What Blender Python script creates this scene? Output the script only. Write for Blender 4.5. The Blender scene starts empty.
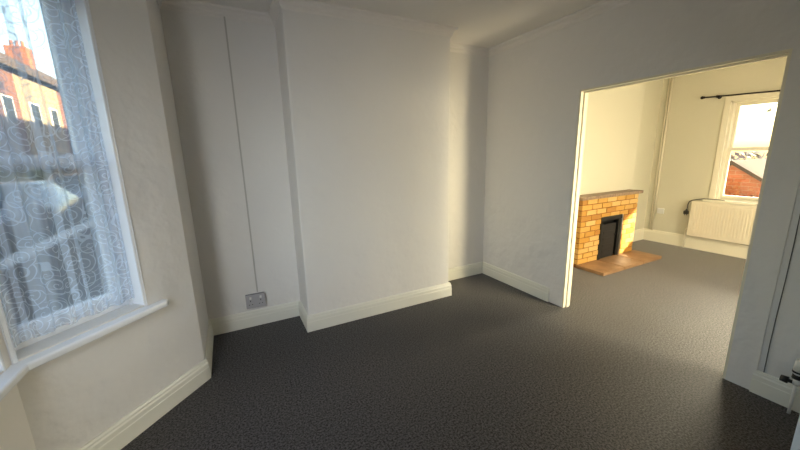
import bpy, bmesh, math, random
from mathutils import Vector, Matrix
C = bpy.context.scene.collection
sc = bpy.context.scene
random.seed(7)
R = math.radians

# ------------------------------------------------------------------ camera
cam_d = bpy.data.cameras.new('camera')
cam_d.sensor_width = 36.0
cam_d.lens = 330.22 / 800 * 36.0
cam_d.clip_start = 0.02
cam_d.clip_end = 300
cam = bpy.data.objects.new('camera', cam_d)
C.objects.link(cam)
_yaw, _pit, _rol = 0.475227, 0.208423, -0.0235562
F = Vector((math.sin(_yaw)*math.cos(_pit), math.cos(_yaw)*math.cos(_pit), -math.sin(_pit)))
Rv = Vector((math.cos(_yaw), -math.sin(_yaw), 0))
Uv = Rv.cross(F)
R2 = Rv*math.cos(_rol) + Uv*math.sin(_rol)
U2 = -Rv*math.sin(_rol) + Uv*math.cos(_rol)
M = Matrix((R2, U2, -F)).transposed().to_4x4()
M.translation = Vector((0, 0, 1.5))
cam.matrix_world = M
sc.camera = cam

# ------------------------------------------------------------------ world, sun, exposure
SUN_DIR = Vector((-1.0, 0.5124, -0.60)).normalized()      # direction the sunlight travels
world = bpy.data.worlds.new('sky')
sc.world = world
world.use_nodes = True
wn = world.node_tree.nodes
wl = world.node_tree.links
wn.clear()
sky = wn.new('ShaderNodeTexSky')
sky.sky_type = 'NISHITA'
sky.sun_disc = False
sky.sun_elevation = math.asin(-SUN_DIR.z)
sky.sun_rotation = math.atan2(-SUN_DIR.x, -SUN_DIR.y)
sky.air_density = 1.3
sky.dust_density = 2.0
sky.ozone_density = 1.5
bg = wn.new('ShaderNodeBackground')
bg.inputs[1].default_value = 0.72
wo = wn.new('ShaderNodeOutputWorld')
tint = wn.new('ShaderNodeMix'); tint.data_type = 'RGBA'; tint.blend_type = 'MULTIPLY'; tint.inputs[0].default_value = 1.0
tint.inputs[7].default_value = (1.0, 0.92, 0.80, 1)
wl.new(sky.outputs[0], tint.inputs[6])
wl.new(tint.outputs[2], bg.inputs[0])
wl.new(bg.outputs[0], wo.inputs[0])

sd = bpy.data.lights.new('sun', 'SUN')
sd.energy = 44.0
sd.angle = R(0.6)
sd.color = (1.0, 0.80, 0.50)
so = bpy.data.objects.new('sun', sd)
so.rotation_euler = SUN_DIR.to_track_quat('-Z', 'Y').to_euler()
so.location = (20, -8, 14)
C.objects.link(so)

sc.view_settings.view_transform = 'Standard'
sc.view_settings.look = 'None'
sc.view_settings.exposure = 0.0
sc.view_settings.gamma = 1.0
sc.view_settings.use_curve_mapping = False
sc.cycles.max_bounces = 16
sc.cycles.diffuse_bounces = 12
sc.cycles.transparent_max_bounces = 24
sc.cycles.sample_clamp_indirect = 12.0
sc.cycles.use_denoising = True


def daylight(name, center, normal, w, h, energy, color, spread=180):  # rectangular area lamp standing in for daylight
    d = bpy.data.lights.new(name, 'AREA')
    d.shape = 'RECTANGLE'; d.size, d.size_y = w, h
    d.energy = energy; d.color = color; d.spread = R(spread)
    o = bpy.data.objects.new(name, d)
    n = Vector(normal).normalized(); x = n.cross(Vector((0, 0, 1))).normalized(); u = x.cross(n)
    m = Matrix((x, u, -n)).transposed().to_4x4(); m.translation = Vector(center)
    o.matrix_world = m
    C.objects.link(o)

# added fill lamp for the back room, outside the added side doors
daylight('back_room_fill', (4.15, -0.96, 1.45), (-0.05, 0.90, -0.55), 1.3, 1.3, 175, (1.0, 0.84, 0.56), 150)
# added narrow lamp that throws the warm band on the right alcove and ceiling
daylight('alcove_band_fill', (3.48, -0.80, 0.50), (-0.31, 0.95, 0.17), 0.32, 0.66, 13, (1.0, 0.80, 0.48), 62)
# added lamp panel in place of bright low sky, shining through the far window
daylight('garden_sky_lamp', (17.0, 3.6, 4.9), (-1, -0.12, -0.22), 9.0, 3.4, 6000, (1.0, 0.86, 0.60))
# cool daylight at the two bay windows beside and behind the camera
daylight('bay_front_daylight', (-1.16, 1.255, 1.60), (0.75, 0.50, -0.45), 0.85, 1.3, 0.6, (1.0, 0.98, 0.94), 110)
daylight('bay_near_daylight', (-0.80, 0.19, 1.50), (0.60, 0.80, -0.42), 0.52, 1.35, 17, (1.0, 0.98, 0.95), 105)


def portal(name, center, normal, w, h):
    d = bpy.data.lights.new(name, 'AREA')
    d.shape = 'RECTANGLE'
    d.size, d.size_y = w, h
    d.cycles.is_portal = True
    o = bpy.data.objects.new(name, d)
    n = Vector(normal).normalized()
    x = Vector((0, 0, 1)).cross(-n).normalized()
    m = Matrix((x, Vector((0, 0, 1)), -n)).transposed().to_4x4()
    m.translation = Vector(center)
    o.matrix_world = m
    C.objects.link(o)


# ------------------------------------------------------------------ plan measurements (metres)
ZC = 2.63          # ceiling
YA = 3.105         # alcove plane
YC = 2.747         # chimney breast plane
XB, XB2 = 2.775, 2.865   # partition faces
XF = 6.192         # far wall of the back room
XL = -0.285        # street wall, inner face
YN = -0.55         # wall behind the photographer
XC1, XC2 = 0.491, 1.988
OP0, OP1, OPZ = 0.731, 1.952, 2.012
D = Vector((-0.684, -0.730, 0)).normalized()    # along the splayed bay wall, away from the alcove
N = Vector((-D.y, D.x, 0)) * -1
if N.x < 0: N = -N                              # into the room
P0 = Vector((-0.273, 2.468, 0))
S0 = 0.0175                                     # start of the splay
S1 = 0.885                                      # crease to the bay front
K0 = P0 + D*S0
K1 = P0 + D*S1
YM = 1.255                                      # the bay is symmetric about this line
def mir(v): return Vector((v.x, 2*YM - v.y, v.z))
K2, K3 = mir(K1), mir(K0)
def bay(s, off, z):
    v = P0 + D*s + N*off
    return Vector((v.x, v.y, z))

# ------------------------------------------------------------------ materials
def mat(name, color, rough=0.6, metal=0.0, spec=0.5, bump=None, vary=None, coat=0.0):
    m = bpy.data.materials.new(name)
    m.use_nodes = True
    nt = m.node_tree
    b = nt.nodes['Principled BSDF']
    b.inputs['Base Color'].default_value = (*color, 1)
    b.inputs['Roughness'].default_value = rough
    b.inputs['Metallic'].default_value = metal
    b.inputs['Specular IOR Level'].default_value = spec
    if coat: b.inputs['Coat Weight'].default_value = coat
    tc = nt.nodes.new('ShaderNodeTexCoord')
    if vary:
        sc_, amt, col2 = vary
        n = nt.nodes.new('ShaderNodeTexNoise'); n.inputs['Scale'].default_value = sc_; n.inputs['Detail'].default_value = 6
        r = nt.nodes.new('ShaderNodeMapRange')
        r.inputs[1].default_value = 0.5-amt; r.inputs[2].default_value = 0.5+amt
        mx = nt.nodes.new('ShaderNodeMix'); mx.data_type = 'RGBA'
        mx.inputs[6].default_value = (*color, 1); mx.inputs[7].default_value = (*col2, 1)
        nt.links.new(tc.outputs['Object'], n.inputs['Vector'])
        nt.links.new(n.outputs['Fac'], r.inputs[0])
        nt.links.new(r.outputs[0], mx.inputs[0])
        nt.links.new(mx.outputs[2], b.inputs['Base Color'])
    if bump:
        prev = None
        for (s, st, dist) in bump:
            n = nt.nodes.new('ShaderNodeTexNoise'); n.inputs['Scale'].default_value = s; n.inputs['Detail'].default_value = 4
            bp = nt.nodes.new('ShaderNodeBump'); bp.inputs['Strength'].default_value = st; bp.inputs['Distance'].default_value = dist
            nt.links.new(tc.outputs['Object'], n.inputs['Vector'])
            nt.links.new(n.outputs['Fac'], bp.inputs['Height'])
            if prev: nt.links.new(prev.outputs[0], bp.inputs['Normal'])
            prev = bp
        nt.links.new(prev.outputs[0], b.inputs['Normal'])
    return m

M_WALL = mat('wall_paint', (0.76, 0.75, 0.735), 0.75, spec=0.25, bump=[(2.6, 0.8, 0.05), (9, 0.5, 0.012), (90, 0.15, 0.002)])
M_CREAM = mat('cream_wall_paint', (0.64, 0.615, 0.495), 0.6, spec=0.35, bump=[(2.0, 0.5, 0.02), (14, 0.2, 0.006)])
M_CEIL = mat('ceiling_paint', (0.78, 0.76, 0.74), 0.8, spec=0.2, bump=[(3, 0.3, 0.01)])
M_SKIRT = mat('cream_gloss_paint', (0.77, 0.77, 0.70), 0.35, bump=[(20, 0.15, 0.002)])
M_TRIM = mat('cream_trim_paint', (0.80, 0.76, 0.62), 0.4, bump=[(25, 0.15, 0.002)])
M_GLOSS = mat('white_window_gloss', (0.84, 0.87, 0.92), 0.22, bump=[(12, 0.12, 0.003)])
M_PLASTIC = mat('white_plastic', (0.75, 0.75, 0.73), 0.35)
M_GREYPL = mat('grey_socket_plastic', (0.22, 0.22, 0.24), 0.4)
M_GREYDK = mat('dark_grey_plastic', (0.10, 0.10, 0.105), 0.4)
M_BLACK = mat('black_plastic', (0.012, 0.012, 0.012), 0.35)
M_IRON = mat('black_iron', (0.010, 0.010, 0.010), 0.45, metal=0.2, bump=[(60, 0.2, 0.002)])
M_STEEL = mat('steel_strip', (0.62, 0.60, 0.56), 0.3, metal=1.0)
M_RAD = mat('radiator_enamel', (0.78, 0.72, 0.58), 0.3)
M_MORTAR = mat('orange_mortar', (0.27, 0.10, 0.02), 0.9, bump=[(120, 0.4, 0.003)])
M_TILE = mat('tan_hearth_tile', (0.23, 0.125, 0.055), 0.5, vary=(9, 0.18, (0.34, 0.20, 0.10)), bump=[(40, 0.2, 0.002)])
M_MANTEL = mat('buff_mantel_tile', (0.30, 0.21, 0.14), 0.5, vary=(22, 0.15, (0.19, 0.12, 0.08)))
M_ROD = mat('dark_rod_metal', (0.02, 0.014, 0.012), 0.35, metal=0.5)
M_ASPH = mat('asphalt', (0.035, 0.035, 0.038), 0.9, vary=(4, 0.2, (0.05, 0.05, 0.05)))
M_GROUND = mat('paving', (0.08, 0.075, 0.07), 0.9, vary=(3, 0.2, (0.05, 0.05, 0.05)))
M_RENDER = mat('cream_render', (0.26, 0.20, 0.12), 0.9, vary=(1.5, 0.2, (0.22, 0.17, 0.10)))
M_SLATE = mat('slate_roof', (0.04, 0.037, 0.037), 0.95, spec=0.1, vary=(3, 0.2, (0.08, 0.06, 0.055)))
M_CHIM = mat('orange_chimney_brick', (0.22, 0.08, 0.04), 0.9)
M_DKGLASS = mat('house_window_glass', (0.03, 0.04, 0.05), 0.1)
M_CAR = mat('silver_car_paint', (0.14, 0.15, 0.17), 0.25, metal=0.4, coat=0.6)
M_CARW = mat('white_car_paint', (0.22, 0.23, 0.25), 0.25, coat=0.6)
M_TYRE = mat('tyre_rubber', (0.02, 0.02, 0.02), 0.8)
M_LEAF = mat('green_leaves', (0.055, 0.10, 0.03), 0.6, vary=(2, 0.25, (0.10, 0.15, 0.04)))
M_LEAFY = mat('pale_leaves', (0.20, 0.24, 0.09), 0.6, vary=(2, 0.25, (0.30, 0.30, 0.14)))
M_BARK = mat('bark', (0.10, 0.07, 0.05), 0.9)
M_VINE = mat('red_vine_leaves', (0.30, 0.07, 0.035), 0.7, vary=(6, 0.25, (0.30, 0.16, 0.06)))


def brickmat(name, c1, c2, mortar, scale=4.4):
    m = bpy.data.materials.new(name); m.use_nodes = True
    nt = m.node_tree; b = nt.nodes['Principled BSDF']; b.inputs['Roughness'].default_value = 0.9
    tc = nt.nodes.new('ShaderNodeTexCoord')
    sx = nt.nodes.new('ShaderNodeSeparateXYZ'); ad = nt.nodes.new('ShaderNodeMath'); ad.operation = 'ADD'
    cb = nt.nodes.new('ShaderNodeCombineXYZ')
    nt.links.new(tc.outputs['Object'], sx.inputs[0])
    nt.links.new(sx.outputs[0], ad.inputs[0]); nt.links.new(sx.outputs[1], ad.inputs[1])
    nt.links.new(ad.outputs[0], cb.inputs[0]); nt.links.new(sx.outputs[2], cb.inputs[1])
    br = nt.nodes.new('ShaderNodeTexBrick'); br.inputs['Scale'].default_value = scale
    br.inputs['Color1'].default_value = (*c1, 1); br.inputs['Color2'].default_value = (*c2, 1)
    br.inputs['Mortar'].default_value = (*mortar, 1); br.inputs['Mortar Size'].default_value = 0.02
    br.inputs['Brick Width'].default_value = 1.0; br.inputs['Row Height'].default_value = 0.33
    nt.links.new(cb.outputs[0], br.inputs['Vector']); nt.links.new(br.outputs[0], b.inputs['Base Color'])
    return m
M_BRICK = brickmat('red_house_brick', (0.13, 0.045, 0.03), (0.09, 0.035, 0.025), (0.12, 0.10, 0.08))
M_ORBRICK = brickmat('orange_shed_brick', (0.36, 0.12, 0.06), (0.28, 0.10, 0.05), (0.3, 0.22, 0.16))

# bricks of the fireplace: one colour per brick island
M_FBRICK = bpy.data.materials.new('yellow_fireplace_brick'); M_FBRICK.use_nodes = True
_nt = M_FBRICK.node_tree; _b = _nt.nodes['Principled BSDF']; _b.inputs['Roughness'].default_value = 0.5
_g = _nt.nodes.new('ShaderNodeNewGeometry'); _cr = _nt.nodes.new('ShaderNodeValToRGB')
_cr.color_ramp.elements[0].position = 0.0; _cr.color_ramp.elements[0].color = (0.40, 0.17, 0.025, 1)
_cr.color_ramp.elements[1].position = 1.0; _cr.color_ramp.elements[1].color = (0.66, 0.42, 0.15, 1)
_e = _cr.color_ramp.elements.new(0.45); _e.color = (0.56, 0.30, 0.055, 1)
_nn = _nt.nodes.new('ShaderNodeTexNoise'); _nn.inputs['Scale'].default_value = 35
_tc = _nt.nodes.new('ShaderNodeTexCoord'); _nt.links.new(_tc.outputs['Object'], _nn.inputs['Vector'])
_bp = _nt.nodes.new('ShaderNodeBump'); _bp.inputs['Strength'].default_value = 0.3; _bp.inputs['Distance'].default_value = 0.003
_nt.links.new(_nn.outputs[0], _bp.inputs['Height']); _nt.links.new(_bp.outputs[0], _b.inputs['Normal'])
_nt.links.new(_g.outputs['Random Per Island'], _cr.inputs[0]); _nt.links.new(_cr.outputs[0], _b.inputs['Base Color'])

# carpet: dark charcoal loop pile
M_CARPET = bpy.data.materials.new('charcoal_loop_carpet'); M_CARPET.use_nodes = True
_nt = M_CARPET.node_tree; _b = _nt.nodes['Principled BSDF']
_b.inputs['Roughness'].default_value = 0.62; _b.inputs['Specular IOR Level'].default_value = 0.55
_b.inputs['Sheen Weight'].default_value = 0.95

_b.inputs['Sheen Roughness'].default_value = 0.30
_tc = _nt.nodes.new('ShaderNodeTexCoord')
_v = _nt.nodes.new('ShaderNodeTexVoronoi'); _v.inputs['Scale'].default_value = 240
_n1 = _nt.nodes.new('ShaderNodeTexNoise'); _n1.inputs['Scale'].default_value = 92; _n1.inputs['Detail'].default_value = 3; _n1.inputs['Roughness'].default_value = 0.7
_n2 = _nt.nodes.new('ShaderNodeTexNoise'); _n2.inputs['Scale'].default_value = 1.6
_cr = _nt.nodes.new('ShaderNodeValToRGB')
_cr.color_ramp.elements[0].position = 0.38; _cr.color_ramp.elements[0].color = (0.009, 0.009, 0.010, 1)
_cr.color_ramp.elements[1].position = 0.64; _cr.color_ramp.elements[1].color = (0.080, 0.077, 0.086, 1)
_ct = _nt.nodes.new('ShaderNodeValToRGB')
_ct.color_ramp.elements[0].position = 0.37; _ct.color_ramp.elements[0].color = (0.25, 0.24, 0.23, 1)
_ct.color_ramp.elements[1].position = 0.63; _ct.color_ramp.elements[1].color = (1.0, 0.95, 0.88, 1)
_nt.links.new(_n1.outputs[0], _ct.inputs[0]); _nt.links.new(_ct.outputs[0], _b.inputs['Sheen Tint']); _nt.links.new(_ct.outputs[0], _b.inputs['Specular Tint'])
for t in (_v, _n1, _n2): _nt.links.new(_tc.outputs['Object'], t.inputs['Vector'])
_nt.links.new(_n1.outputs[0], _cr.inputs[0]); _nt.links.new(_cr.outputs[0], _b.inputs['Base Color'])
_bp = _nt.nodes.new('ShaderNodeBump'); _bp.inputs['Strength'].default_value = 0.6; _bp.inputs['Distance'].default_value = 0.0012
_nt.links.new(_v.outputs['Distance'], _bp.inputs['Height']); _nt.links.new(_bp.outputs[0], _b.inputs['Normal'])

# clear glass: lets light and view straight through with a slight mirror sheen
M_GLASS = bpy.data.materials.new('window_glass'); M_GLASS.use_nodes = True
_nt = M_GLASS.node_tree; _nt.nodes.clear()
_o = _nt.nodes.new('ShaderNodeOutputMaterial'); _t = _nt.nodes.new('ShaderNodeBsdfTransparent'); _gl = _nt.nodes.new('ShaderNodeBsdfGlossy')
_t.inputs[0].default_value = (0.95, 0.97, 0.98, 1)
_gl.inputs['Roughness'].default_value = 0.02; _f = _nt.nodes.new('ShaderNodeMixShader'); _f.inputs[0].default_value = 0.05
_nt.links.new(_t.outputs[0], _f.inputs[1]); _nt.links.new(_gl.outputs[0], _f.inputs[2]); _nt.links.new(_f.outputs[0], _o.inputs[0])

# lace: sheer net with woven scrolls (spirals inside voronoi cells, read off the cloth's own UVs)
M_LACE = bpy.data.materials.new('scroll_lace'); M_LACE.use_nodes = True
_nt = M_LACE.node_tree; _nt.nodes.clear(); _L = _nt.links.new
def _m(op, a=None, b=None, c=None):
    n = _nt.nodes.new('ShaderNodeMath'); n.operation = op
    for i, v in enumerate((a, b, c)):
        if v is None: continue
        if isinstance(v, (int, float)): n.inputs[i].default_value = v
        else: _L(v, n.inputs[i])
    return n.outputs[0]
_uv = _nt.nodes.new('ShaderNodeUVMap'); _uv.uv_map = 'UVMap'
_sc = _nt.nodes.new('ShaderNodeVectorMath'); _sc.operation = 'SCALE'; _sc.inputs['Scale'].default_value = 11.5
_L(_uv.outputs[0], _sc.inputs[0])
_vo = _nt.nodes.new('ShaderNodeTexVoronoi'); _vo.voronoi_dimensions = '2D'; _vo.inputs['Scale'].default_value = 1.0; _vo.inputs['Randomness'].default_value = 0.8
_L(_sc.outputs[0], _vo.inputs['Vector'])
_sub = _nt.nodes.new('ShaderNodeVectorMath'); _sub.operation = 'SUBTRACT'; _L(_sc.outputs[0], _sub.inputs[0]); _L(_vo.outputs['Position'], _sub.inputs[1])
_sx = _nt.nodes.new('ShaderNodeSeparateXYZ'); _L(_sub.outputs[0], _sx.inputs[0])
_ang = _m('DIVIDE', _m('ARCTAN2', _sx.outputs[1], _sx.outputs[0]), 2*math.pi)
_rr = _vo.outputs['Distance']
_sp = _m('FRACT', _m('ADD', _ang, _m('MULTIPLY', _rr, 3.6)))
_line = _m('LESS_THAN', _m('ABSOLUTE', _m('SUBTRACT', _sp, 0.5)), _m('ADD', 0.075, _m('MULTIPLY', _rr, 0.05)))
_near = _m('LESS_THAN', _rr, 0.60)
_nv = _nt.nodes.new('ShaderNodeTexNoise'); _nv.noise_dimensions = '2D'; _nv.inputs['Scale'].default_value = 0.55; _nv.inputs['Detail'].default_value = 1
_L(_sc.outputs[0], _nv.inputs['Vector'])
_vine = _m('LESS_THAN', _m('ABSOLUTE', _m('SUBTRACT', _m('FRACT', _m('MULTIPLY', _nv.outputs[0], 7.0)), 0.5)), 0.05)
_scroll = _m('MAXIMUM', _m('MULTIPLY', _line, _near), _vine)
# gathered cloth: denser vertical bands where the net overlaps itself
_su = _nt.nodes.new('ShaderNodeSeparateXYZ'); _L(_uv.outputs[0], _su.inputs[0])
_bw = _m('ADD', _m('MULTIPLY', _su.outputs[0], 62.0), _m('MULTIPLY', _m('SINE', _m('MULTIPLY', _su.outputs[0], 23.0)), 2.2))
_bw = _m('ADD', _bw, _m('MULTIPLY', _m('SINE', _m('MULTIPLY', _su.outputs[1], 2.1)), 0.5))
_bs = _m('SINE', _bw)
_bd = _nt.nodes.new('ShaderNodeMapRange'); _bd.inputs[1].default_value = -0.05; _bd.inputs[2].default_value = 0.35; _L(_bs, _bd.inputs[0])
_fac = _m('ADD', 0.30, _m('ADD', _m('MULTIPLY', _scroll, 0.26), _m('MULTIPLY', _bd.outputs[0], 0.30)))
_tr = _nt.nodes.new('ShaderNodeBsdfTransparent')
_di = _nt.nodes.new('ShaderNodeBsdfDiffuse'); _di.inputs[0].default_value = (0.78, 0.88, 1.0, 1)
_tl = _nt.nodes.new('ShaderNodeBsdfTranslucent'); _tl.inputs[0].default_value = (0.70, 0.83, 1.0, 1)
_mx = _nt.nodes.new('ShaderNodeMixShader'); _mx.inputs[0].default_value = 0.45; _L(_di.outputs[0], _mx.inputs[1]); _L(_tl.outputs[0], _mx.inputs[2])
_my = _nt.nodes.new('ShaderNodeMixShader'); _L(_fac, _my.inputs[0]); _L(_tr.outputs[0], _my.inputs[1]); _L(_mx.outputs[0], _my.inputs[2])
_o = _nt.nodes.new('ShaderNodeOutputMaterial'); _L(_my.outputs[0], _o.inputs[0])

# ------------------------------------------------------------------ helpers
def finish(name, bm, m, parent=None, smooth=False):
    me = bpy.data.meshes.new(name)
    bmesh.ops.recalc_face_normals(bm, faces=bm.faces)
    bm.to_mesh(me); bm.free()
    if m: me.materials.append(m)
    if smooth:
        for p in me.polygons: p.use_smooth = True
    o = bpy.data.objects.new(name, me)
    C.objects.link(o)
    if parent is not None: o.parent = parent
    return o

def struct(name, bm, m, smooth=False):
    o = finish(name, bm, m, None, smooth); o['kind'] = 'structure'; return o

def tag(o, label, cat, group=None):
    o['label'] = label; o['category'] = cat
    if group: o['group'] = group
    return o

def thing(name, label, cat, loc=(0, 0, 0), group=None):
    o = bpy.data.objects.new(name, None); o.location = loc; o.empty_display_size = 0.1
    C.objects.link(o); tag(o, label, cat, group)
    return o

def part(name, bm, m, parent, smooth=False, label=None):
    """bm is in world coordinates; store it in the parent's frame (parents are unrotated)"""
    off = Vector(parent.location)
    p = parent.parent
    while p is not None:
        off = off + Vector(p.location); p = p.parent
    bmesh.ops.translate(bm, verts=bm.verts, vec=-off)
    o = finish(name, bm, m, parent, smooth)
    if label: o['label'] = label
    return o

def box(bm, a, b, bev=0.0):
    x0, y0, z0 = [min(a[i], b[i]) for i in range(3)]
    x1, y1, z1 = [max(a[i], b[i]) for i in range(3)]
    r = bmesh.ops.create_cube(bm, size=1.0)
    vs = r['verts']
    for v in vs:
        v.co = Vector(((x0+x1)/2 + v.co.x*(x1-x0), (y0+y1)/2 + v.co.y*(y1-y0), (z0+z1)/2 + v.co.z*(z1-z0)))
    if bev:
        es = list({e for v in vs for e in v.link_edges})
        bmesh.ops.bevel(bm, geom=es, offset=bev, segments=2, affect='EDGES', profile=0.6)
    return bm

def B(a, b, bev=0.0):
    return box(bmesh.new(), a, b, bev)

def obox(bm, o, ax, ay, az, bev=0.0):
    """box from corner o with edge vectors"""
    o, ax, ay, az = map(Vector, (o, ax, ay, az))
    r = bmesh.ops.create_cube(bm, size=1.0); vs = r['verts']
    for v in vs:
        c = v.co + Vector((.5, .5, .5)); v.co = o + ax*c.x + ay*c.y + az*c.z
    if bev:
        es = list({e for v in vs for e in v.link_edges})
        bmesh.ops.bevel(bm, geom=es, offset=bev, segments=2, affect='EDGES', profile=0.6)
    return bm

def prism(pts, vec, bm=None):
    bm = bm or bmesh.new()
    vs = [bm.verts.new(Vector(p)) for p in pts]
    f = bm.faces.new(vs)
    r = bmesh.ops.extrude_face_region(bm, geom=[f])
    bmesh.ops.translate(bm, verts=[g for g in r['geom'] if isinstance(g, bmesh.types.BMVert)], vec=Vector(vec))
    return bm

def cyl(bm, a, b, r0, r1=None, seg=16):
    a, b = Vector(a), Vector(b); r1 = r0 if r1 is None else r1
    d = b - a
    q = d.to_track_quat('Z', 'Y').to_matrix().to_4x4(); q.translation = (a+b)/2
    bmesh.ops.create_cone(bm, cap_ends=True, segments=seg, radius1=r0, radius2=r1, depth=d.length, matrix=q)
    return bm

def tube(bm, pts, r, seg=8):
    pts = [Vector(p) for p in pts]; rings = []
    for i, p in enumerate(pts):
        t = (pts[min(i+1, len(pts)-1)] - pts[max(i-1, 0)]).normalized()
        u = t.cross(Vector((0.13, 0.21, 1))).normalized()
        if u.length < .5: u = Vector((1, 0, 0))
        w = t.cross(u)
        rings.append([bm.verts.new(p + (u*math.cos(k*2*math.pi/seg) + w*math.sin(k*2*math.pi/seg))*r) for k in range(seg)])
    for a, b in zip(rings, rings[1:]):
        for k in range(seg): bm.faces.new((a[k], a[(k+1) % seg], b[(k+1) % seg], b[k]))
    bm.faces.new(rings[0]); bm.faces.new(rings[-1][::-1])
    return bm

def sweep(path, prof, side=1):
    """sweep a closed profile (offset into the room, z) along a plan polyline with mitred corners.
    The room lies to the right of the travel direction when side=1."""
    bm = bmesh.new(); pts = [Vector((p[0], p[1], 0)) for p in path]
    ns = []
    for a, b in zip(pts, pts[1:]):
        t = (b-a).normalized(); ns.append(Vector((t.y, -t.x, 0))*side)
    rings = []
    for i, p in enumerate(pts):
        if i == 0: m = ns[0]
        elif i == len(pts)-1: m = ns[-1]
        else:
            m = (ns[i-1]+ns[i]); m = m / m.dot(ns[i])
        rings.append([bm.verts.new(p + m*o + Vector((0, 0, z))) for o, z in prof])
    k = len(prof)
    for a, b in zip(rings, rings[1:]):
        for j in range(k): bm.faces.new((a[j], a[(j+1) % k], b[(j+1) % k], b[j]))
    bm.faces.new(rings[0]); bm.faces.new(rings[-1][::-1])
    return bm

def wall_grid(o, u, L, z0, z1, thick, holes):
    """straight wall from o along u, thickness vector thick, rectangular holes (u0,u1,z0,z1)"""
    bm = bmesh.new(); o = Vector(o); u = Vector(u).normalized(); thick = Vector(thick)
    us = sorted({0, L, *[h[0] for h in holes], *[h[1] for h in holes]})
    zs = sorted({z0, z1, *[h[2] for h in holes], *[h[3] for h in holes]})
    for a, b in zip(us, us[1:]):
        for c, d in zip(zs, zs[1:]):
            mu, mz = (a+b)/2, (c+d)/2
            if any(h[0] < mu < h[1] and h[2] < mz < h[3] for h in holes): continue
            obox(bm, o + u*a + Vector((0, 0, c)), u*(b-a), thick, (0, 0, d-c))
    bmesh.ops.remove_doubles(bm, verts=bm.verts, dist=1e-5)
    # drop the faces shared by neighbouring cells
    seen = {}
    for f in bm.faces:
        seen.setdefault(tuple(round(x, 4) for x in f.calc_center_median()), []).append(f)
    bmesh.ops.delete(bm, geom=[f for v in seen.values() if len(v) > 1 for f in v], context='FACES')
    return bm

# ------------------------------------------------------------------ SETTING: floor, ceiling, walls
bm = bmesh.new()
fl = [(XL, YA+.1), (XL, K0.y), (K1.x, K1.y), (K2.x, K2.y), (XL, K3.y), (XL, YN-.1), (XF+.1, YN-.1), (XF+.1, YA+.1)]
prism([(x, y, -0.10) for x, y in fl], (0, 0, 0.10), bm)
struct('floor', bm, M_CARPET)
struct('ceiling', B((-1.2, YN-.25, ZC), (XF+.3, YA+.35, ZC+.2)), M_CEIL)

def arc(cx, cy, r, a0, a1, n=5):
    return [(cx + r*math.cos(R(a0+(a1-a0)*i/n)), cy + r*math.sin(R(a0+(a1-a0)*i/n))) for i in range(n+1)]
r_ = 0.014
pts = [(XL-.25, YA+.3), (XL-.25, YA), (XC1, YA)] + arc(XC1+r_, YC+r_, r_, 180, 270) + arc(XC2-r_, YC+r_, r_, 270, 360) + [(XC2, YA), (XB+.04, YA), (XB+.04, YA+.3)]
struct('wall_back', prism([(x, y, 0) for x, y in pts], (0, 0, ZC)), M_WALL, False)
BX0, BX1, BYR = 3.75, 5.33, 2.965
r_ = 0.05
pts = [(XB+.04, YA+.3), (XB+.04, YA), (BX0, YA)] + arc(BX0+r_, 2.75+r_, r_, 180, 270) + arc(BX1-r_, 2.75+r_, r_, 270, 360, 8) + [(BX1, BYR), (XF+.3, BYR), (XF+.3, YA+.3)]
struct('wall_back_room', prism([(x, y, 0) for x, y in pts], (0, 0, ZC)), M_CREAM)

# partition with the wide opening
pts = [(YN-.05, 0), (OP0, 0), (OP0, OPZ), (OP1, OPZ), (OP1, 0), (YA+.01, 0), (YA+.01, ZC), (YN-.05, ZC)]
struct('wall_right', prism([(XB, y, z) for y, z in pts], (XB2-XB, 0, 0)), M_WALL)
# far wall of the back room: sash window
WY0, WY1, WZ0, WZ1 = 0.95, 2.12, 0.77, 2.12
DX0, DX1, DZ1 = 3.10, 4.70, 2.05      # unseen glazed doors added to the side wall to let daylight in
struct('wall_far', wall_grid((XF, YN-.2, 0), (0, 1, 0), YA+.3-YN+.2, 0, ZC, (.28, 0, 0),
       [(WY0-YN+.2, WY1-YN+.2, WZ0, WZ1)]), M_CREAM)
# wall behind the photographer, with the hall doorway
struct('wall_near', wall_grid((-.5, YN, 0), (1, 0, 0), XB2+.5, 0, ZC, (0, -.12, 0), [(.84+.5, 1.60+.5, 0, 2.0)]), M_WALL)
struct('wall_near_room', wall_grid((XB2, YN, 0), (1, 0, 0), XF+.2-XB2, 0, ZC, (0, -.12, 0), [(DX0-XB2, DX1-XB2, .02, DZ1)]), M_CREAM)
struct('wall_hall', B((.7, YN-.12, 0), (1.75, YN-.2, 2.2)), M_WALL)
# street wall pieces and the splayed bay
WB0, WB1, WBZ0, WBZ1 = 0.332, 0.868, 0.70, 2.32
OUT = -N*0.2
struct('wall_left', B((XL, K0.y, 0), (XL-.25, YA+.05, ZC)), M_WALL)
struct('wall_left_bay', wall_grid(P0 + D*S0, D, S1-S0+.0, 0, ZC, OUT, [(WB0-S0, WB1-S0, WBZ0, WBZ1)]), M_WALL)
LF = K1.y-K2.y
struct('wall_left_bay_front', wall_grid(K1, (0, -1, 0), LF, 0, ZC, (-.2, 0, 0), [(.05, LF-.05, WBZ0, WBZ1)]), M_WALL)
D2 = (K3-K2).normalized(); O2 = Vector((D2.y, -D2.x, 0)); O2 = O2 if O2.x < 0 else -O2
struct('wall_left_bay_near', wall_grid(K2, D2, (K3-K2).length, 0, ZC, O2*.2, [(.02, .545, WBZ0, WBZ1)]), M_WALL)
struct('wall_left_near', B((XL, K3.y, 0), (XL-.25, YN-.12, ZC)), M_WALL)
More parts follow.
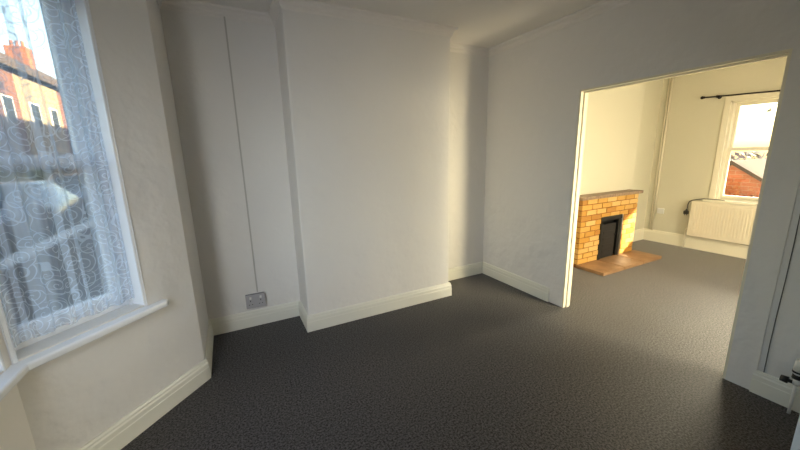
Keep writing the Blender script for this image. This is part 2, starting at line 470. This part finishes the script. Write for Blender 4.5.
# outer corner piers that close the bay
for nm, k, a, b in (('wall_left_corner', K1, OUT, Vector((-.2, 0, 0))), ('wall_left_corner_near', K2, Vector((-.2, 0, 0)), O2*.2)):
    struct(nm, prism([k, k+a, k+(a+b)*.62, k+b], (0, 0, ZC)), M_WALL)

# ------------------------------------------------------------------ skirting boards, cornice, architraves
SK = [(0, 0), (.023, 0), (.023, .088), (.0205, .093), (.0205, .118), (.016, .128), (.016, .136), (.010, .147), (0, .147)]
def skirt(name, path, prof=SK, m=None, side=1):
    return struct(name, sweep(path, prof, side), m or M_SKIRT)
skirt('baseboard_left', [(K2.x, K2.y), (K1.x, K1.y), (K0.x, K0.y), (XL, YA-.022)])
skirt('baseboard_back', [(XL, YA), (XC1, YA), (XC1, YC), (XC2, YC), (XC2, YA), (XB, YA)])
skirt('baseboard_right', [(XB, YA-.022), (XB, 2.098)])
skirt('baseboard_right_near', [(XB, .612), (XB, YN)])
SK2 = [(0, 0), (.022, 0), (.022, .15), (.012, .185), (0, .19)]
skirt('baseboard_far', [(BX1, 2.75), (BX1, BYR), (XF, BYR), (XF, .06)], SK2, M_TRIM)
skirt('baseboard_far_left', [(XB2, OP1+.1), (XB2, YA), (BX0, YA), (BX0, 2.75), (3.9, 2.75)], SK2, M_TRIM)
CO = [(0, ZC), (0, ZC-.072), (.005, ZC-.072), (.008, ZC-.060), (.014, ZC-.052), (.016, ZC-.036), (.030, ZC-.022), (.042, ZC-.017), (.048, ZC-.006), (.048, ZC)]
struct('trim_1', sweep([(K2.x, K2.y), (K1.x, K1.y), (K0.x, K0.y), (XL, YA), (XC1, YA), (XC1, YC), (XC2, YC), (XC2, YA), (XB, YA), (XB, YN), (XL, YN), (K3.x, K3.y), (K2.x, K2.y)], CO), M_CEIL)
# flat architrave round the opening (front side) : one board with the opening cut out
a0, a1, az = OP0-.128, OP1+.158, OPZ+.085
arch = [(a0, 0), (OP0, 0), (OP0, OPZ), (OP1, OPZ), (OP1, 0), (a1, 0), (a1, az), (a0, az)]
struct('trim_2', prism([(XB, y, z) for y, z in arch], (-.008, 0, 0)), M_WALL)
arch2 = [(OP0-.08, 0), (OP0, 0), (OP0, OPZ), (OP1, OPZ), (OP1, 0), (OP1+.08, 0), (OP1+.08, OPZ+.08), (OP0-.08, OPZ+.08)]
struct('trim_3', prism([(XB2, y, z) for y, z in arch2], (.012, 0, 0)), M_TRIM)
# jamb lining with a raised stop bead
bm = bmesh.new()
t = .014
ln = [(OP0, 0), (OP0+t, 0), (OP0+t, OPZ-t), (OP1-t, OPZ-t), (OP1-t, 0), (OP1, 0), (OP1, OPZ), (OP0, OPZ)]
prism([(XB-.004, y, z) for y, z in ln], (XB2-XB+.010, 0, 0), bm)
t2 = .026
ln = [(OP0+t, 0), (OP0+t2, 0), (OP0+t2, OPZ-t2), (OP1-t2, OPZ-t2), (OP1-t2, 0), (OP1-t, 0), (OP1-t, OPZ-t), (OP0+t, OPZ-t)]
prism([(XB+.034, y, z) for y, z in ln], (.030, 0, 0), bm)
struct('trim_4', bm, M_TRIM)

# ------------------------------------------------------------------ bay windows
def bay_window(name, O, U, NI, u0, u1, z0, z1, m=M_GLOSS):
    """recessed sash window: O origin, U along wall, NI into the room. A frame object with its sashes and panes as children."""
    O, U, NI = Vector(O), Vector(U), Vector(NI)
    def ob(bm, a, b, za, zb, d0, d1, bev=.003):
        return obox(bm, O + U*a + NI*d0 + Vector((0, 0, za)), U*(b-a), NI*(d1-d0), (0, 0, zb-za), bev)
    bm = bmesh.new()
    ob(bm, u0-.012, u0+.002, z0-.02, z1+.012, -.19, .003); ob(bm, u1-.002, u1+.012, z0-.02, z1+.012, -.19, .003)
    ob(bm, u0-.012, u1+.012, z1-.002, z1+.012, -.19, .003)
    for a, b, d0, d1 in ((.0, .014, -.10, -.082), (.0, .024, -.17, -.098)):
        ob(bm, u0+a, u0+b, z0, z1, d0, d1, .003); ob(bm, u1-b, u1-a, z0, z1, d0, d1, .003)
        ob(bm, u0+a, u1-a, z1-b, z1, d0, d1, .003)
    ob(bm, u0, u1, z0-.02, z0+.030, -.19, -.104)
    fr = finish(name, bm, m)
    fr['kind'] = 'structure'
    a, b = u0+.024, u1-.024; zr = z0 + (z1-z0)*.50 - .005
    st = .050
    for nm, za, zb, dd in (('lower_sash', z0+.030, zr+.03, -.102), ('upper_sash', zr-.03, z1-.024, -.138)):
        s = bmesh.new()
        ob(s, a, a+st, za, zb, dd-.034, dd); ob(s, b-st, b, za, zb, dd-.034, dd)
        bot = .065 if nm[0] == 'l' else .05; top = .045
        ob(s, a+st, b-st, za, za+bot, dd-.034, dd); ob(s, a+st, b-st, zb-top, zb, dd-.034, dd)
        so_ = part(nm, s, m, fr)
        g = bmesh.new(); ob(g, a+st-.004, b-st+.004, za+bot-.004, zb-top+.004, dd-.020, dd-.016, 0)
        part('pane', g, M_GLASS, so_)
    return fr
bay_window('window_1', P0, D, N, WB0, WB1, WBZ0, WBZ1)
bay_window('window_2', K1, (0, -1, 0), (1, 0, 0), .05, LF-.05, WBZ0, WBZ1)
bay_window('window_3', K2, D2, -O2, .02, .545, WBZ0, WBZ1)
# window board running round the bay, with a rounded nosing
nose = .058
bz0, bz1 = .655, .692
front = [bay(.215, nose, 0), None, None, None]
def offs(k, n1, n2, o):
    m = (n1+n2); m = m/m.dot(n1); return k + m*o
NF = Vector((1, 0, 0)); N2 = -O2
sill = [bay(.225, 0, 0), bay(.215, nose*.55, 0), bay(.245, nose, 0), offs(K1, N, NF, nose), offs(K2, NF, N2, nose), mir(bay(.245, nose, 0)), mir(bay(.225, 0, 0)),
        mir(bay(WB0-.02, 0, 0)), mir(bay(WB0-.02, -.12, 0)), offs(K2, NF, N2, -.12), offs(K1, N, NF, -.12), bay(WB0-.02, -.12, 0), bay(WB0-.02, 0, 0)]
bm = prism([(v.x, v.y, bz0) for v in sill], (0, 0, bz1-bz0))
es = [e for e in bm.edges if abs(e.verts[0].co.z-e.verts[1].co.z) < 1e-5 and all((v.co - Vector((K1.x-.3, YM, v.co.z))).length < 9 for v in e.verts)]
bmesh.ops.bevel(bm, geom=es, offset=.011, segments=3, affect='EDGES', profile=.5)
struct('trim_5', bm, M_GLOSS)

portal('portal_bay_side', bay((WB0+WB1)/2, -.16, 1.5), N, .55, 1.7)
portal('portal_bay_front', (K1.x-.16, YM, 1.5), (1, 0, 0), LF, 1.7)
portal('portal_bay_near', K2 + D2*.28 + O2*.16 + Vector((0, 0, 1.5)), -O2, .55, 1.7)
portal('portal_far_window', (XF+.24, (WY0+WY1)/2, (WZ0+WZ1)/2), (-1, 0, 0), WY1-WY0+.1, WZ1-WZ0+.1)
portal('portal_added_doors', ((DX0+DX1)/2, YN-.16, 1.03), (0, 1, 0), DX1-DX0+.05, 2.1)

# lace curtain over the side window
bm = bmesh.new(); uvl = bm.loops.layers.uv.new('UVMap')
nu, nz = 150, 40
c0, c1 = .340, .862
grid = []
for i in range(nu+1):
    s = i/nu; row = []
    for j in range(nz+1):
        z = j/nz
        amp = .011*(.55+.45*z)
        ph = s*2*math.pi*7.5 + .8*math.sin(5*s) + .25*math.sin(z*3+s*9)
        off = -.052 + amp*math.sin(ph) + .003*math.sin(ph*2.3+1)
        zz = .742 + .006*math.sin(s*31) + z*(2.262-.748)
        row.append((bm.verts.new(bay(c0+(c1-c0)*(s+.006*math.cos(ph)), off, zz)), (s*.62, z*1.57)))
    grid.append(row)
for i in range(nu):
    for j in range(nz):
        q = [grid[i][j], grid[i+1][j], grid[i+1][j+1], grid[i][j+1]]
        f = bm.faces.new([a[0] for a in q])
        for l, a in zip(f.loops, q): l[uvl].uv = a[1]
base = bay(.61, -.052, .70)
cur = thing('lace_curtain', 'sheer white lace curtain with scroll pattern hanging in the bay window', 'curtain', base)
part('net', bm, M_LACE, cur, True)
part('curtain_wire', tube(bmesh.new(), [bay(WB0+.001, -.052, 2.262), bay(WB1-.001, -.052, 2.262)], .004), M_PLASTIC, cur, True)

# ------------------------------------------------------------------ left alcove: trunking and socket
tag(finish('cable_trunking', B((.118, YA, .315), (.130, YA-.009, ZC-.06), .002), mat('trunking_grey', (.50, .49, .47), .5)),
    'thin vertical cable trunking running down the alcove wall to the socket', 'cable trunking')
s = thing('wall_socket', 'grey double power socket in surface box just above the alcove skirting', 'socket', (.10, YA, .19))
part('surface_box', B((.022, YA, .188), (.178, YA-.036, .308), .004), M_GREYPL, s)
fp = part('face_plate', B((.020, YA-.036, .186), (.180, YA-.046, .310), .004), mat('face_plate_grey', (.42, .42, .45), .35), s)
for cx in (.058, .142):
    part('rocker_switch', B((cx-.007 + (.022 if cx > .1 else -.022)*0, YA-.046, .272), (cx+.010, YA-.051, .294), .0015), M_PLASTIC, s)
    for a, b in (((cx-.003, .248), (cx+.003, .262)), ((cx-.017, .218), (cx-.008, .224)), ((cx+.008, .218), (cx+.017, .224))):
        part('pin_slot', B((a[0], YA-.0455, a[1]), (b[0], YA-.0468, b[1])), M_BLACK, fp)
# cable right of the opening
bm = tube(bmesh.new(), [(XB-.004, .573+.002*math.sin(i*1.3), .150+i*(ZC-.08-.150)/12) for i in range(13)], .0022)
tag(finish('thin_cable', bm, mat('grey_cable', (.10, .10, .10), .6), None, True),
    'thin dark cable running straight down the wall right of the opening', 'cable')

# ------------------------------------------------------------------ near radiator: only its valve reaches the picture
rd = thing('radiator', 'white radiator at the right edge showing its black and white valve', 'radiator', (XB-.08, -.05, .12))
bm = bmesh.new(); box(bm, (XB-.105, -.50, .13), (XB-.045, .385, .70), .008)
for i in range(22): box(bm, (XB-.112, -.48+i*.039, .17), (XB-.100, -.46+i*.039, .66), .003)
part('panel', bm, M_PLASTIC, rd)
for y in (-.35, .25): part('bracket', B((XB-.05, y, .3), (XB-.002, y+.03, .5)), M_PLASTIC, rd)
v = bmesh.new(); vx = XB-.075
cyl(v, (vx, .395, .20), (vx, .445, .20), .011); cyl(v, (vx, .432, 0.0), (vx, .432, .205), .0075); cyl(v, (vx, .432, .185), (vx, .432, .225), .014)
part('valve_body', v, M_PLASTIC, rd, True)
v = bmesh.new(); cyl(v, (vx, .432, .225), (vx, .432, .250), .023, .021); cyl(v, (vx, .432, .262), (vx, .432, .272), .026)
part('valve_collar', v, M_BLACK, rd, True, 'black collar')
v = bmesh.new(); cyl(v, (vx, .432, .250), (vx, .432, .262), .019); cyl(v, (vx, .432, .272), (vx, .432, .335), .024, .021, 20)
part('thermostat_head', v, M_PLASTIC, rd, True, 'white thermostat head')
v = bmesh.new(); cyl(v, (vx, .445, .195), (vx, .462, .195), .010); cyl(v, (vx, .462, .195), (vx, .492, .195), .020, .018)
part('drain_cap', v, M_BLACK, rd, True, 'black end cap')

# ------------------------------------------------------------------ the open door at the right edge
bm = B((1.60, YN+.006, .012), (1.64, .2336, 1.985), .003)
dr = struct('door_1', bm, M_GLOSS)
bm = bmesh.new()
for z0, z1 in ((.2, .85), (1.0, 1.8)):
    for y0, y1 in ((-.44, -.20), (-.12, .12)):
        box(bm, (1.594, y0, z0), (1.602, y1, z0+.03), .002); box(bm, (1.594, y0, z1-.03), (1.602, y1, z1), .002)
        box(bm, (1.594, y0, z0+.03), (1.602, y0+.03, z1-.03), .002); box(bm, (1.594, y1-.03, z0+.03), (1.602, y1, z1-.03), .002)
finish('panel_moulding', bm, M_GLOSS, dr)
bm = bmesh.new(); cyl(bm, (1.60, .16, .98), (1.55, .16, .98), .008); cyl(bm, (1.555, .165, .98), (1.555, .05, .98), .009)
finish('door_handle', bm, M_STEEL, dr, True)

# ------------------------------------------------------------------ BACK ROOM
# fireplace
FX0, FX1, FY, FZ0, FZ1 = 3.925, 5.165, 2.60, .04, .895
OX0, OX1, OZ1 = 4.345, 4.835, .630
fpz = thing('fireplace', 'yellow brick fireplace against the chimney breast of the far room', 'fireplace', ((FX0+FX1)/2, FY, 0))
bm = bmesh.new()
prism([(x, FY+.004, z) for x, z in ((FX0+.004, 0), (OX0, 0), (OX0, OZ1), (OX1, OZ1), (OX1, 0), (FX1-.004, 0), (FX1-.004, FZ1), (FX0+.004, FZ1))], (0, .146, 0), bm)
part('mortar', bm, M_MORTAR, fpz)
bm = bmesh.new()
nrow = 12; rh = (FZ1-FZ0)/nrow; mt = .011; rnd = random.Random(3)
def face_bricks(x0, x1, row, z0, z1, off, bl):
    x = x0 - off
    while x < x1 - 1e-3:
        a, b = max(x, x0), min(x+bl-mt, x1)
        if b-a > .02: box(bm, (a, FY-.006+rnd.uniform(-.001, .001), z0), (b, FY+.05, z1), .002)
        x += bl
BL = (FX1-FX0+mt)/6
for r in range(nrow):
    z0 = FZ0 + r*rh + mt/2; z1 = FZ0 + (r+1)*rh - mt/2
    off = (BL/2) if r % 2 else 0
    if (z0+z1)/2 < OZ1:
        z1c = min(z1, 9)
        x = FX0-off
        while x < FX1-1e-3:
            a, b = max(x, FX0), min(x+BL-mt, FX1)
            for (p, q) in ((a, min(b, OX0)), (max(a, OX1), b)):
                if q-p > .02: box(bm, (p, FY-.006, z0), (q, FY+.05, z1c), .002)
            x += BL
    else:
        face_bricks(FX0, FX1, r, z0, z1, off, BL)
    # side returns
    for xs, xe in ((FX0-.006, FX0+.04), (FX1-.04, FX1+.006)):
        cuts = [FY+.056, FY+.15] if r % 2 else [FY+.056, FY+.10, FY+.15]
        for a, b in zip(cuts, cuts[1:]): box(bm, (xs, a, z0), (xe, b-mt*.8, z1), .002)
part('bricks', bm, M_FBRICK, fpz)
bm = bmesh.new()
xs = [3.855, 4.20, 4.53, 4.87, 5.205]
for a, b in zip(xs, xs[1:]): box(bm, (a+.001, FY-.045, FZ1), (b-.001, FY+.15, FZ1+.040), .006)
part('mantel_shelf', bm, M_MANTEL, fpz)
bm = bmesh.new()
xs = [3.915, 4.36, 4.80, 5.255]
for a, b in zip(xs, xs[1:]): box(bm, (a+.005, 2.245, 0), (b-.005, 2.612, .040), .005)
part('hearth', bm, M_TILE, fpz)
# iron insert
ins = bmesh.new()
fz0, fz1 = .04, OZ1
box(ins, (OX0, FY-.012, fz0), (OX0+.05, FY+.02, fz1), .003)
box(ins, (OX0+.05, FY-.012, fz1-.06), (OX1-.02, FY+.02, fz1), .003)
box(ins, (OX1-.075, FY+.0, fz0), (OX1-.02, FY+.02, fz1-.06), .003)
box(ins, (OX0, FY+.09, fz0), (OX1, FY+.12, fz1))
box(ins, (OX0, FY+.02, fz0), (OX0+.02, FY+.09, fz1)); box(ins, (OX1-.02, FY+.02, fz0), (OX1, FY+.09, fz1))
fi = part('iron_insert', ins, M_IRON, fpz)
bm = bmesh.new(); box(bm, (OX0+.055, FY+.0, fz0+.01), (OX1-.13, FY+.03, fz1-.11), .004)
for i in range(4): box(bm, (OX0+.09, FY-.004, .12+i*.09), (OX1-.17, FY+.003, .15+i*.09), .002)
cyl(bm, (OX1-.15, FY+.005, .36), (OX1-.15, FY-.02, .36), .010)
part('stove_door', bm, mat('dull_black_door', (.010, .009, .009), .6), fi)
part('steel_edge', B((OX1-.02, FY-.014, fz0), (OX1, FY+.02, fz1), .002), M_STEEL, fpz, False, 'bright metal edge strip')

# far sash window
def far_window():
    bm = bmesh.new(); x = XF
    # architrave
    a = .055
    box(bm, (x-.018, WY0-a, WZ0), (x+.02, WY0+.01, WZ1+a), .004); box(bm, (x-.018, WY1-.01, WZ0), (x+.02, WY1+a, WZ1+a), .004)
    box(bm, (x-.018, WY0, WZ1-.01), (x+.02, WY1, WZ1+a), .004)
    # box frame and beads
    for y0, y1 in ((WY0, WY0+.035), (WY1-.035, WY1)):
        box(bm, (x+.02, y0, WZ0), (x+.16, y1, WZ1), .002)
    box(bm, (x+.02, WY0, WZ1-.03), (x+.16, WY1, WZ1), .002)
    box(bm, (x+.06, WY0, WZ0), (x+.18, WY1, WZ0+.03), .002)
    fr = finish('window_4', bm, M_TRIM); fr['kind'] = 'structure'
    zr = 1.475
    for nm, z0, z1, d in (('lower_sash', WZ0+.02, zr+.022, .06), ('upper_sash', zr-.022, WZ1-.03, .10)):
        s = bmesh.new(); y0, y1 = WY0+.035, WY1-.035; st = .036
        box(s, (x+d, y0, z0), (x+d+.035, y0+st, z1), .003); box(s, (x+d, y1-st, z0), (x+d+.035, y1, z1), .003)
        box(s, (x+d, y0+st, z0), (x+d+.035, y1-st, z0+.045), .003); box(s, (x+d, y0+st, z1-.042), (x+d+.035, y1-st, z1), .003)
        so_ = part(nm, s, M_TRIM, fr)
        part('pane', B((x+d+.015, y0+st-.004, z0+.041), (x+d+.019, y1-st+.004, z1-.038)), M_GLASS, so_)
far_window()
struct('trim_6', B((XF-.075, WY0-.10, WZ0-.035), (XF+.07, WY1+.10, WZ0+.002), .008), M_TRIM)
# unseen glazed doors, added as a way in for daylight
mid = (DX0+DX1)/2; y = YN-.10
for k, (x0, x1) in enumerate(((DX0, mid), (mid, DX1))):
    bm = bmesh.new()
    box(bm, (x0, y, .02), (x0+.06, y+.045, DZ1)); box(bm, (x1-.06, y, .02), (x1, y+.045, DZ1))
    box(bm, (x0+.06, y, .02), (x1-.06, y+.045, .14)); box(bm, (x0+.06, y, DZ1-.07), (x1-.06, y+.045, DZ1))
    d2 = struct('door_%d' % (k+2), bm, M_TRIM)
    finish('pane', B((x0+.055, y+.018, .135), (x1-.055, y+.024, DZ1-.065)), M_GLASS, d2)

# far radiator
rx = XF-.035
rf = thing('radiator', 'cream ribbed radiator under the far room window', 'radiator', (rx, 1.75, .2))
ry0, ry1, rz0, rz1 = 1.18, 2.325, .215, .735
bm = bmesh.new(); box(bm, (rx-.085, ry0, rz0), (rx-.05, ry1, rz1), .006)
n = 34; st = (ry1-ry0-.06)/n
for i in range(n): box(bm, (rx-.0905, ry0+.03+i*st+st*.22, rz0+.045), (rx-.080, ry0+.03+i*st+st*.78, rz1-.045), .003)
part('front_panel', bm, M_RAD, rf)
for y in (ry0, ry1-.006): part('side_panel', B((rx-.05, y, rz0), (rx-.005, y+.006, rz1-.01)), M_RAD, rf)
bm = bmesh.new(); box(bm, (rx-.052, ry0+.006, rz1-.014), (rx-.044, ry1-.006, rz1-.006)); box(bm, (rx-.010, ry0+.006, rz1-.014), (rx-.004, ry1-.006, rz1-.006))
for i in range(40): box(bm, (rx-.044, ry0+.02+i*.028, rz1-.012), (rx-.010, ry0+.032+i*.028, rz1-.008))
part('top_grille', bm, M_RAD, rf)
bm = tube(bmesh.new(), [(rx-.03, ry1+.035, 0), (rx-.03, ry1+.035, .30), (rx-.03, ry1+.028, .31), (rx-.03, ry1-.002, .31)], .009)
part('pipe', bm, M_RAD, rf, True)
for y in (ry0+.15, ry1-.15): part('bracket', B((rx-.006, y, .35), (XF-.001, y+.03, .6)), M_RAD, rf)

# black cord with plug hanging over the end of the radiator
pc = thing('power_cord', 'black cord trailing off the window board with plug hanging by the radiator', 'cord', (XF-.11, 2.37, .60))
pts = [(XF-.055, 1.98, .776), (XF-.06, 2.06, .777), (XF-.068, 2.14, .779), (XF-.08, 2.21, .776), (XF-.095, 2.27, .762), (XF-.115, 2.315, .748), (XF-.135, 2.345, .728), (XF-.14, 2.355, .69), (XF-.14, 2.357, .63), (XF-.14, 2.36, .60)]
part('flex', tube(bmesh.new(), pts, .0055), M_BLACK, pc, True)
bm = bmesh.new(); cyl(bm, (XF-.14, 2.36, .61), (XF-.14, 2.362, .585), .010, .018); box(bm, (XF-.165, 2.335, .535), (XF-.120, 2.390, .588), .008)
for dy in (-.012, .012): box(bm, (XF-.150, 2.362+dy-.003, .515), (XF-.143, 2.362+dy+.003, .536))
part('plug', bm, M_BLACK, pc)

# curtain rod
cr_ = thing('curtain_rod', 'dark metal curtain rod with ball finial above the far window', 'curtain rod', (XF-.08, 1.6, 2.19))
part('rod', cyl(bmesh.new(), (XF-.08, .70, 2.125), (XF-.08, 2.395, 2.196), .010), M_ROD, cr_, True)
for y, z in ((2.41, 2.197), (.685, 2.124)):
    bm = bmesh.new(); bmesh.ops.create_uvsphere(bm, u_segments=16, v_segments=10, radius=.021, matrix=Matrix.Translation((XF-.08, y, z)))
    cyl(bm, (XF-.08, y-.03, z), (XF-.08, y-.018, z), .015)
    part('finial', bm, M_ROD, cr_, True)
for y, z in ((2.245, 2.190), (.85, 2.131)):
    bm = bmesh.new(); cyl(bm, (XF, y, z-.005), (XF-.008, y, z-.005), .024); cyl(bm, (XF, y, z-.005), (XF-.08, y, z-.005), .008); cyl(bm, (XF-.08, y-.010, z), (XF-.08, y+.010, z), .017)
    part('bracket', bm, M_ROD, cr_, True)

# pipe in the corner and small socket
bm = bmesh.new()
cyl(bm, (XF-.020, 2.835, .19), (XF-.020, 2.835, ZC), .012); cyl(bm, (XF-.018, 2.868, .19), (XF-.018, 2.868, ZC), .009)
tag(finish('heating_pipe', bm, M_RAD, None, True), 'cream painted vertical pipe pair in the far corner beside the fireplace', 'pipe')
s = thing('wall_socket', 'small white socket low on the far wall between pipe and radiator', 'socket', (XF, 2.75, .47))
part('face_plate', B((XF, 2.705, .475), (XF-.025, 2.795, .560), .004), M_PLASTIC, s)
part('rocker_switch', B((XF-.025, 2.725, .53), (XF-.030, 2.740, .55), .001), M_PLASTIC, s)

# ------------------------------------------------------------------ OUTSIDE: street
G = -0.30
struct('ground', B((-60, -40, G-.2), (60, 90, G)), M_GROUND)
struct('road', B((-8.2, -38, G), (-3.2, 88, G+.01)), M_ASPH)

struct('upper_storey', prism([(-.50, -34, ZC+.2), (6.5, -34, ZC+.2), (6.5, -34, 6.6), (3.0, -34, 11.3), (-.50, -34, 6.6)], (0, 100, 0)), M_BRICK)
struct('party_house', B((-.50, YA+.4, G), (6.5, 66, ZC+.2)), M_BRICK)
struct('bounce_paving', B((2.9, -6, G), (7.6, YN-.13, G+.02)), mat('pale_bounce_paving', (.65, .58, .46), .85))  # unseen pale slab, added to bounce sunlight up into the rooms

def leafcloud(bm, c, rad, n, size, rnd):
    for _ in range(n):
        while True:
            p = Vector((rnd.uniform(-1, 1), rnd.uniform(-1, 1), rnd.uniform(-1, 1)))
            if p.length < 1: break
        p = Vector((c[0]+p.x*rad[0], c[1]+p.y*rad[1], c[2]+p.z*rad[2]))
        a = Vector((rnd.uniform(-1, 1), rnd.uniform(-1, 1), rnd.uniform(-1, 1))).normalized()
        b = a.orthogonal().normalized(); s = size*rnd.uniform(.6, 1.2)
        bm.faces.new([bm.verts.new(p + a*s), bm.verts.new(p + b*s*.5), bm.verts.new(p - a*s), bm.verts.new(p - b*s*.5)])
    return bm

def tree(loc, h, rad, label, m, n=1500, size=.12, group=None, seed=1, low=.5):
    rnd = random.Random(seed)
    t = thing('tree', label, 'tree', loc, group)
    x, y, z = loc
    bm = bmesh.new(); tube(bm, [(x, y, z), (x+.05, y, z+h*.3), (x-.05, y+.05, z+h*.55), (x, y, z+h*.8)], .09)
    for k in range(5):
        a = k*1.3; tube(bm, [(x, y, z+h*(.35+.08*k)), (x+math.cos(a)*rad*.6, y+math.sin(a)*rad*.6, z+h*(.55+.08*k))], .035)
    part('trunk', bm, M_BARK, t)
    bm = bmesh.new()
    leafcloud(bm, (x, y, z+h*.62), (rad, rad, h*.40), n, size, rnd)
    part('foliage', bm, m, t)
    return t

# terraced houses over the road, seen very obliquely down the street
hl = ['cream rendered terraced house over the road, nearest of the row', 'red brick terraced house over the road, second along',
      'cream rendered terraced house over the road, third along', 'red brick terraced house over the road, fourth along',
      'cream rendered terraced house over the road, farthest along']
for i in range(5):
    y0 = 15.5 + i*5.2; y1 = y0+5.2; x0 = -9.4; x1 = -16
    m = (M_RENDER, M_BRICK)[i % 2]
    h = thing('terraced_house', hl[i], 'house', (x0-3, (y0+y1)/2, G), 'terraced houses over the road')
    part('wall', prism([(x0, y0, G), (x0, y0, 6.5), (-12.7, y0, 8.6), (x1, y0, 6.5), (x1, y0, G)], (0, 5.198, 0)), m, h)
    bm = prism([(x0+.3, y0, 6.35), (-12.7, y0, 8.75), (x1-.3, y0, 6.35), (x1-.3, y0, 6.55), (-12.7, y0, 9.0), (x0+.3, y0, 6.55)], (0, 5.198, 0))
    part('roof', bm, M_SLATE, h)
    ch = part('chimney', B((-13.3, y0+.05, 7.6), (-12.1, y0+1.0, 10.0), .03), M_CHIM, h)
    for k in range(3): part('chimney_pot', cyl(bmesh.new(), (-13.0+k*.3, y0+.5, 10.0), (-13.0+k*.3, y0+.5, 10.45), .11, .09), M_CHIM, ch)
    for (wy, wz, ww, wh) in ((1.0, .6, 1.2, 1.5), (1.0, 3.5, 1.1, 1.4), (3.5, 3.5, 1.0, 1.4)):
        w = part('window', B((x0+.05, y0+wy, wz), (x0-.1, y0+wy+ww, wz+wh), .01), M_PLASTIC, h)
        part('pane', B((x0+.056, y0+wy+.08, wz+.08), (x0, y0+wy+ww-.08, wz+wh-.08)), M_DKGLASS, w)
    part('door', B((x0+.05, y0+3.6, G), (x0-.1, y0+4.5, 1.9), .01), M_SLATE, h)

def car(loc, label, m):
    x, y, z = loc
    t = thing('car', label, 'car', loc)
    W, Lc = 1.7, 4.1
    prof = [(-2.05, .25), (-2.05, .62), (-1.95, .80), (-1.1, .92), (-.45, 1.40), (.95, 1.42), (1.65, .98), (2.0, .90), (2.05, .60), (2.05, .25)]
    bm = prism([(x-W/2, y+a, z+b) for a, b in prof], (W, 0, 0))
    for v_ in bm.verts:
        if v_.co.z-z > 1.0: v_.co.x = x + (v_.co.x-x)*.80
    bmesh.ops.bevel(bm, geom=[e for e in bm.edges], offset=.05, segments=2, affect='EDGES')
    part('body', bm, m, t, True)
    bm = prism([(x-W/2*.985, y-.95, z+.97), (x-W/2*.985, y-.40, z+1.34), (x-W/2*.985, y+.90, z+1.36), (x-W/2*.985, y+1.45, z+.98)][::1], (W*.985, 0, 0))
    for v_ in bm.verts: v_.co.x = x + (v_.co.x-x)*(1.0 if v_.co.z-z < 1.1 else .84)
    part('side_window', bm, M_DKGLASS, t)
    bm = prism([(x-.62, y-1.05, z+.99), (x+.62, y-1.05, z+.99), (x+.55, y-.52, z+1.37), (x-.55, y-.52, z+1.37)], (0, -.02, .03))
    part('windscreen', bm, M_DKGLASS, t)
    for a in (-1.3, 1.25):
        for s in (-1, 1):
            w = part('wheel', cyl(bmesh.new(), (x+s*(W/2-.2), y+a, z+.31), (x+s*(W/2+.01), y+a, z+.31), .31, seg=24), M_TYRE, t)
            part('hubcap', cyl(bmesh.new(), (x+s*(W/2+.01), y+a, z+.31), (x+s*(W/2+.02), y+a, z+.31), .2, seg=16), M_STEEL, w)
    return t
car((-4.3, 9.6, G+.01), 'white car parked at the kerb nearest the bay window', M_CARW)
car((-4.4, 15.2, G+.01), 'silver car parked farther down the street beyond the white one', M_CAR)
gw = thing('garden_wall', 'low red brick garden wall between the window and the road', 'wall', (-2.4, 9, G))
part('brickwork', B((-2.5, -3, G), (-2.3, 24, .32)), M_BRICK, gw)
part('coping', B((-2.54, -3, .32), (-2.26, 24, .38), .01), mat('pale_coping', (.40, .39, .37), .8), gw)
tree((-8.0, 13.6, G), 5.4, 1.3, 'green tree over the road at the left of the bay window view', M_LEAFY, 2200, .16, seed=4)
bm = bmesh.new(); leafcloud(bm, (-8.7, 21, .7), (.5, 4.5, .9), 3500, .13, random.Random(5))
tag(finish('hedge', bm, M_LEAF), 'dark hedge in front of the houses over the road', 'hedge')

# ------------------------------------------------------------------ OUTSIDE: back garden
bo = thing('brick_outhouse', 'low orange brick outhouse seen through the lower pane of the far window', 'outhouse', (9.7, 2.9, G))
part('wall', prism([(8.9, 1.75, G), (8.9, 1.75, .40), (8.9, 2.85, 1.16), (8.9, 3.9, .70), (8.9, 3.9, G)], (1.8, 0, 0)), M_ORBRICK, bo)
bm = prism([(8.8, 1.65, .35), (8.8, 2.85, 1.18), (8.8, 4.0, .66), (8.8, 4.0, .72), (8.8, 2.85, 1.25), (8.8, 1.65, .42)], (2.0, 0, 0))
part('roof', bm, M_SLATE, bo)
bm = bmesh.new(); leafcloud(bm, (8.66, 2.95, .35), (.08, .75, .6), 500, .05, random.Random(8))
tag(finish('climbing_vine', bm, M_VINE), 'red leaved climbing plant on the orange brick outhouse', 'plant')
tree((15.0, 3.2, G), 8.4, 1.5, 'tall thin leaved tree beyond the far window', mat('sparse_pale_leaves', (.16, .17, .08), .6), 1500, .08, seed=9, low=.6)
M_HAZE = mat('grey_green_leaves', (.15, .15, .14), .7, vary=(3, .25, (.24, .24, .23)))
bm = bmesh.new(); leafcloud(bm, (12.8, 4.6, .25), (.6, 4.2, 1.15), 5200, .11, random.Random(11))
tag(finish('hedge', bm, M_HAZE), 'pale grey green hedge behind the outhouse beyond the far window', 'hedge')
# unseen block, added to keep most of the low sun off the sash window
nw = thing('sun_block', 'tall brick block added outside beyond the far wall to keep sun off', 'sun blocker', (8.7, -.2, G))
part('wall', B((8.0, -.60, G), (9.5, .23, 3.6)), M_BRICK, nw)
part('roof', prism([(7.9, -.68, 3.6), (7.9, .23, 3.6), (7.9, -.2, 4.0)], (1.7, 0, 0)), M_SLATE, nw)
part('sun_block_slab', prism([(7.95, .23, 2.70), (7.95, 1.50, 2.66), (7.95, 1.50, 2.95), (7.95, .23, 3.45)], (.55, 0, 0)), M_SLATE, nw)  # slab added to cut off the sun above the mantel
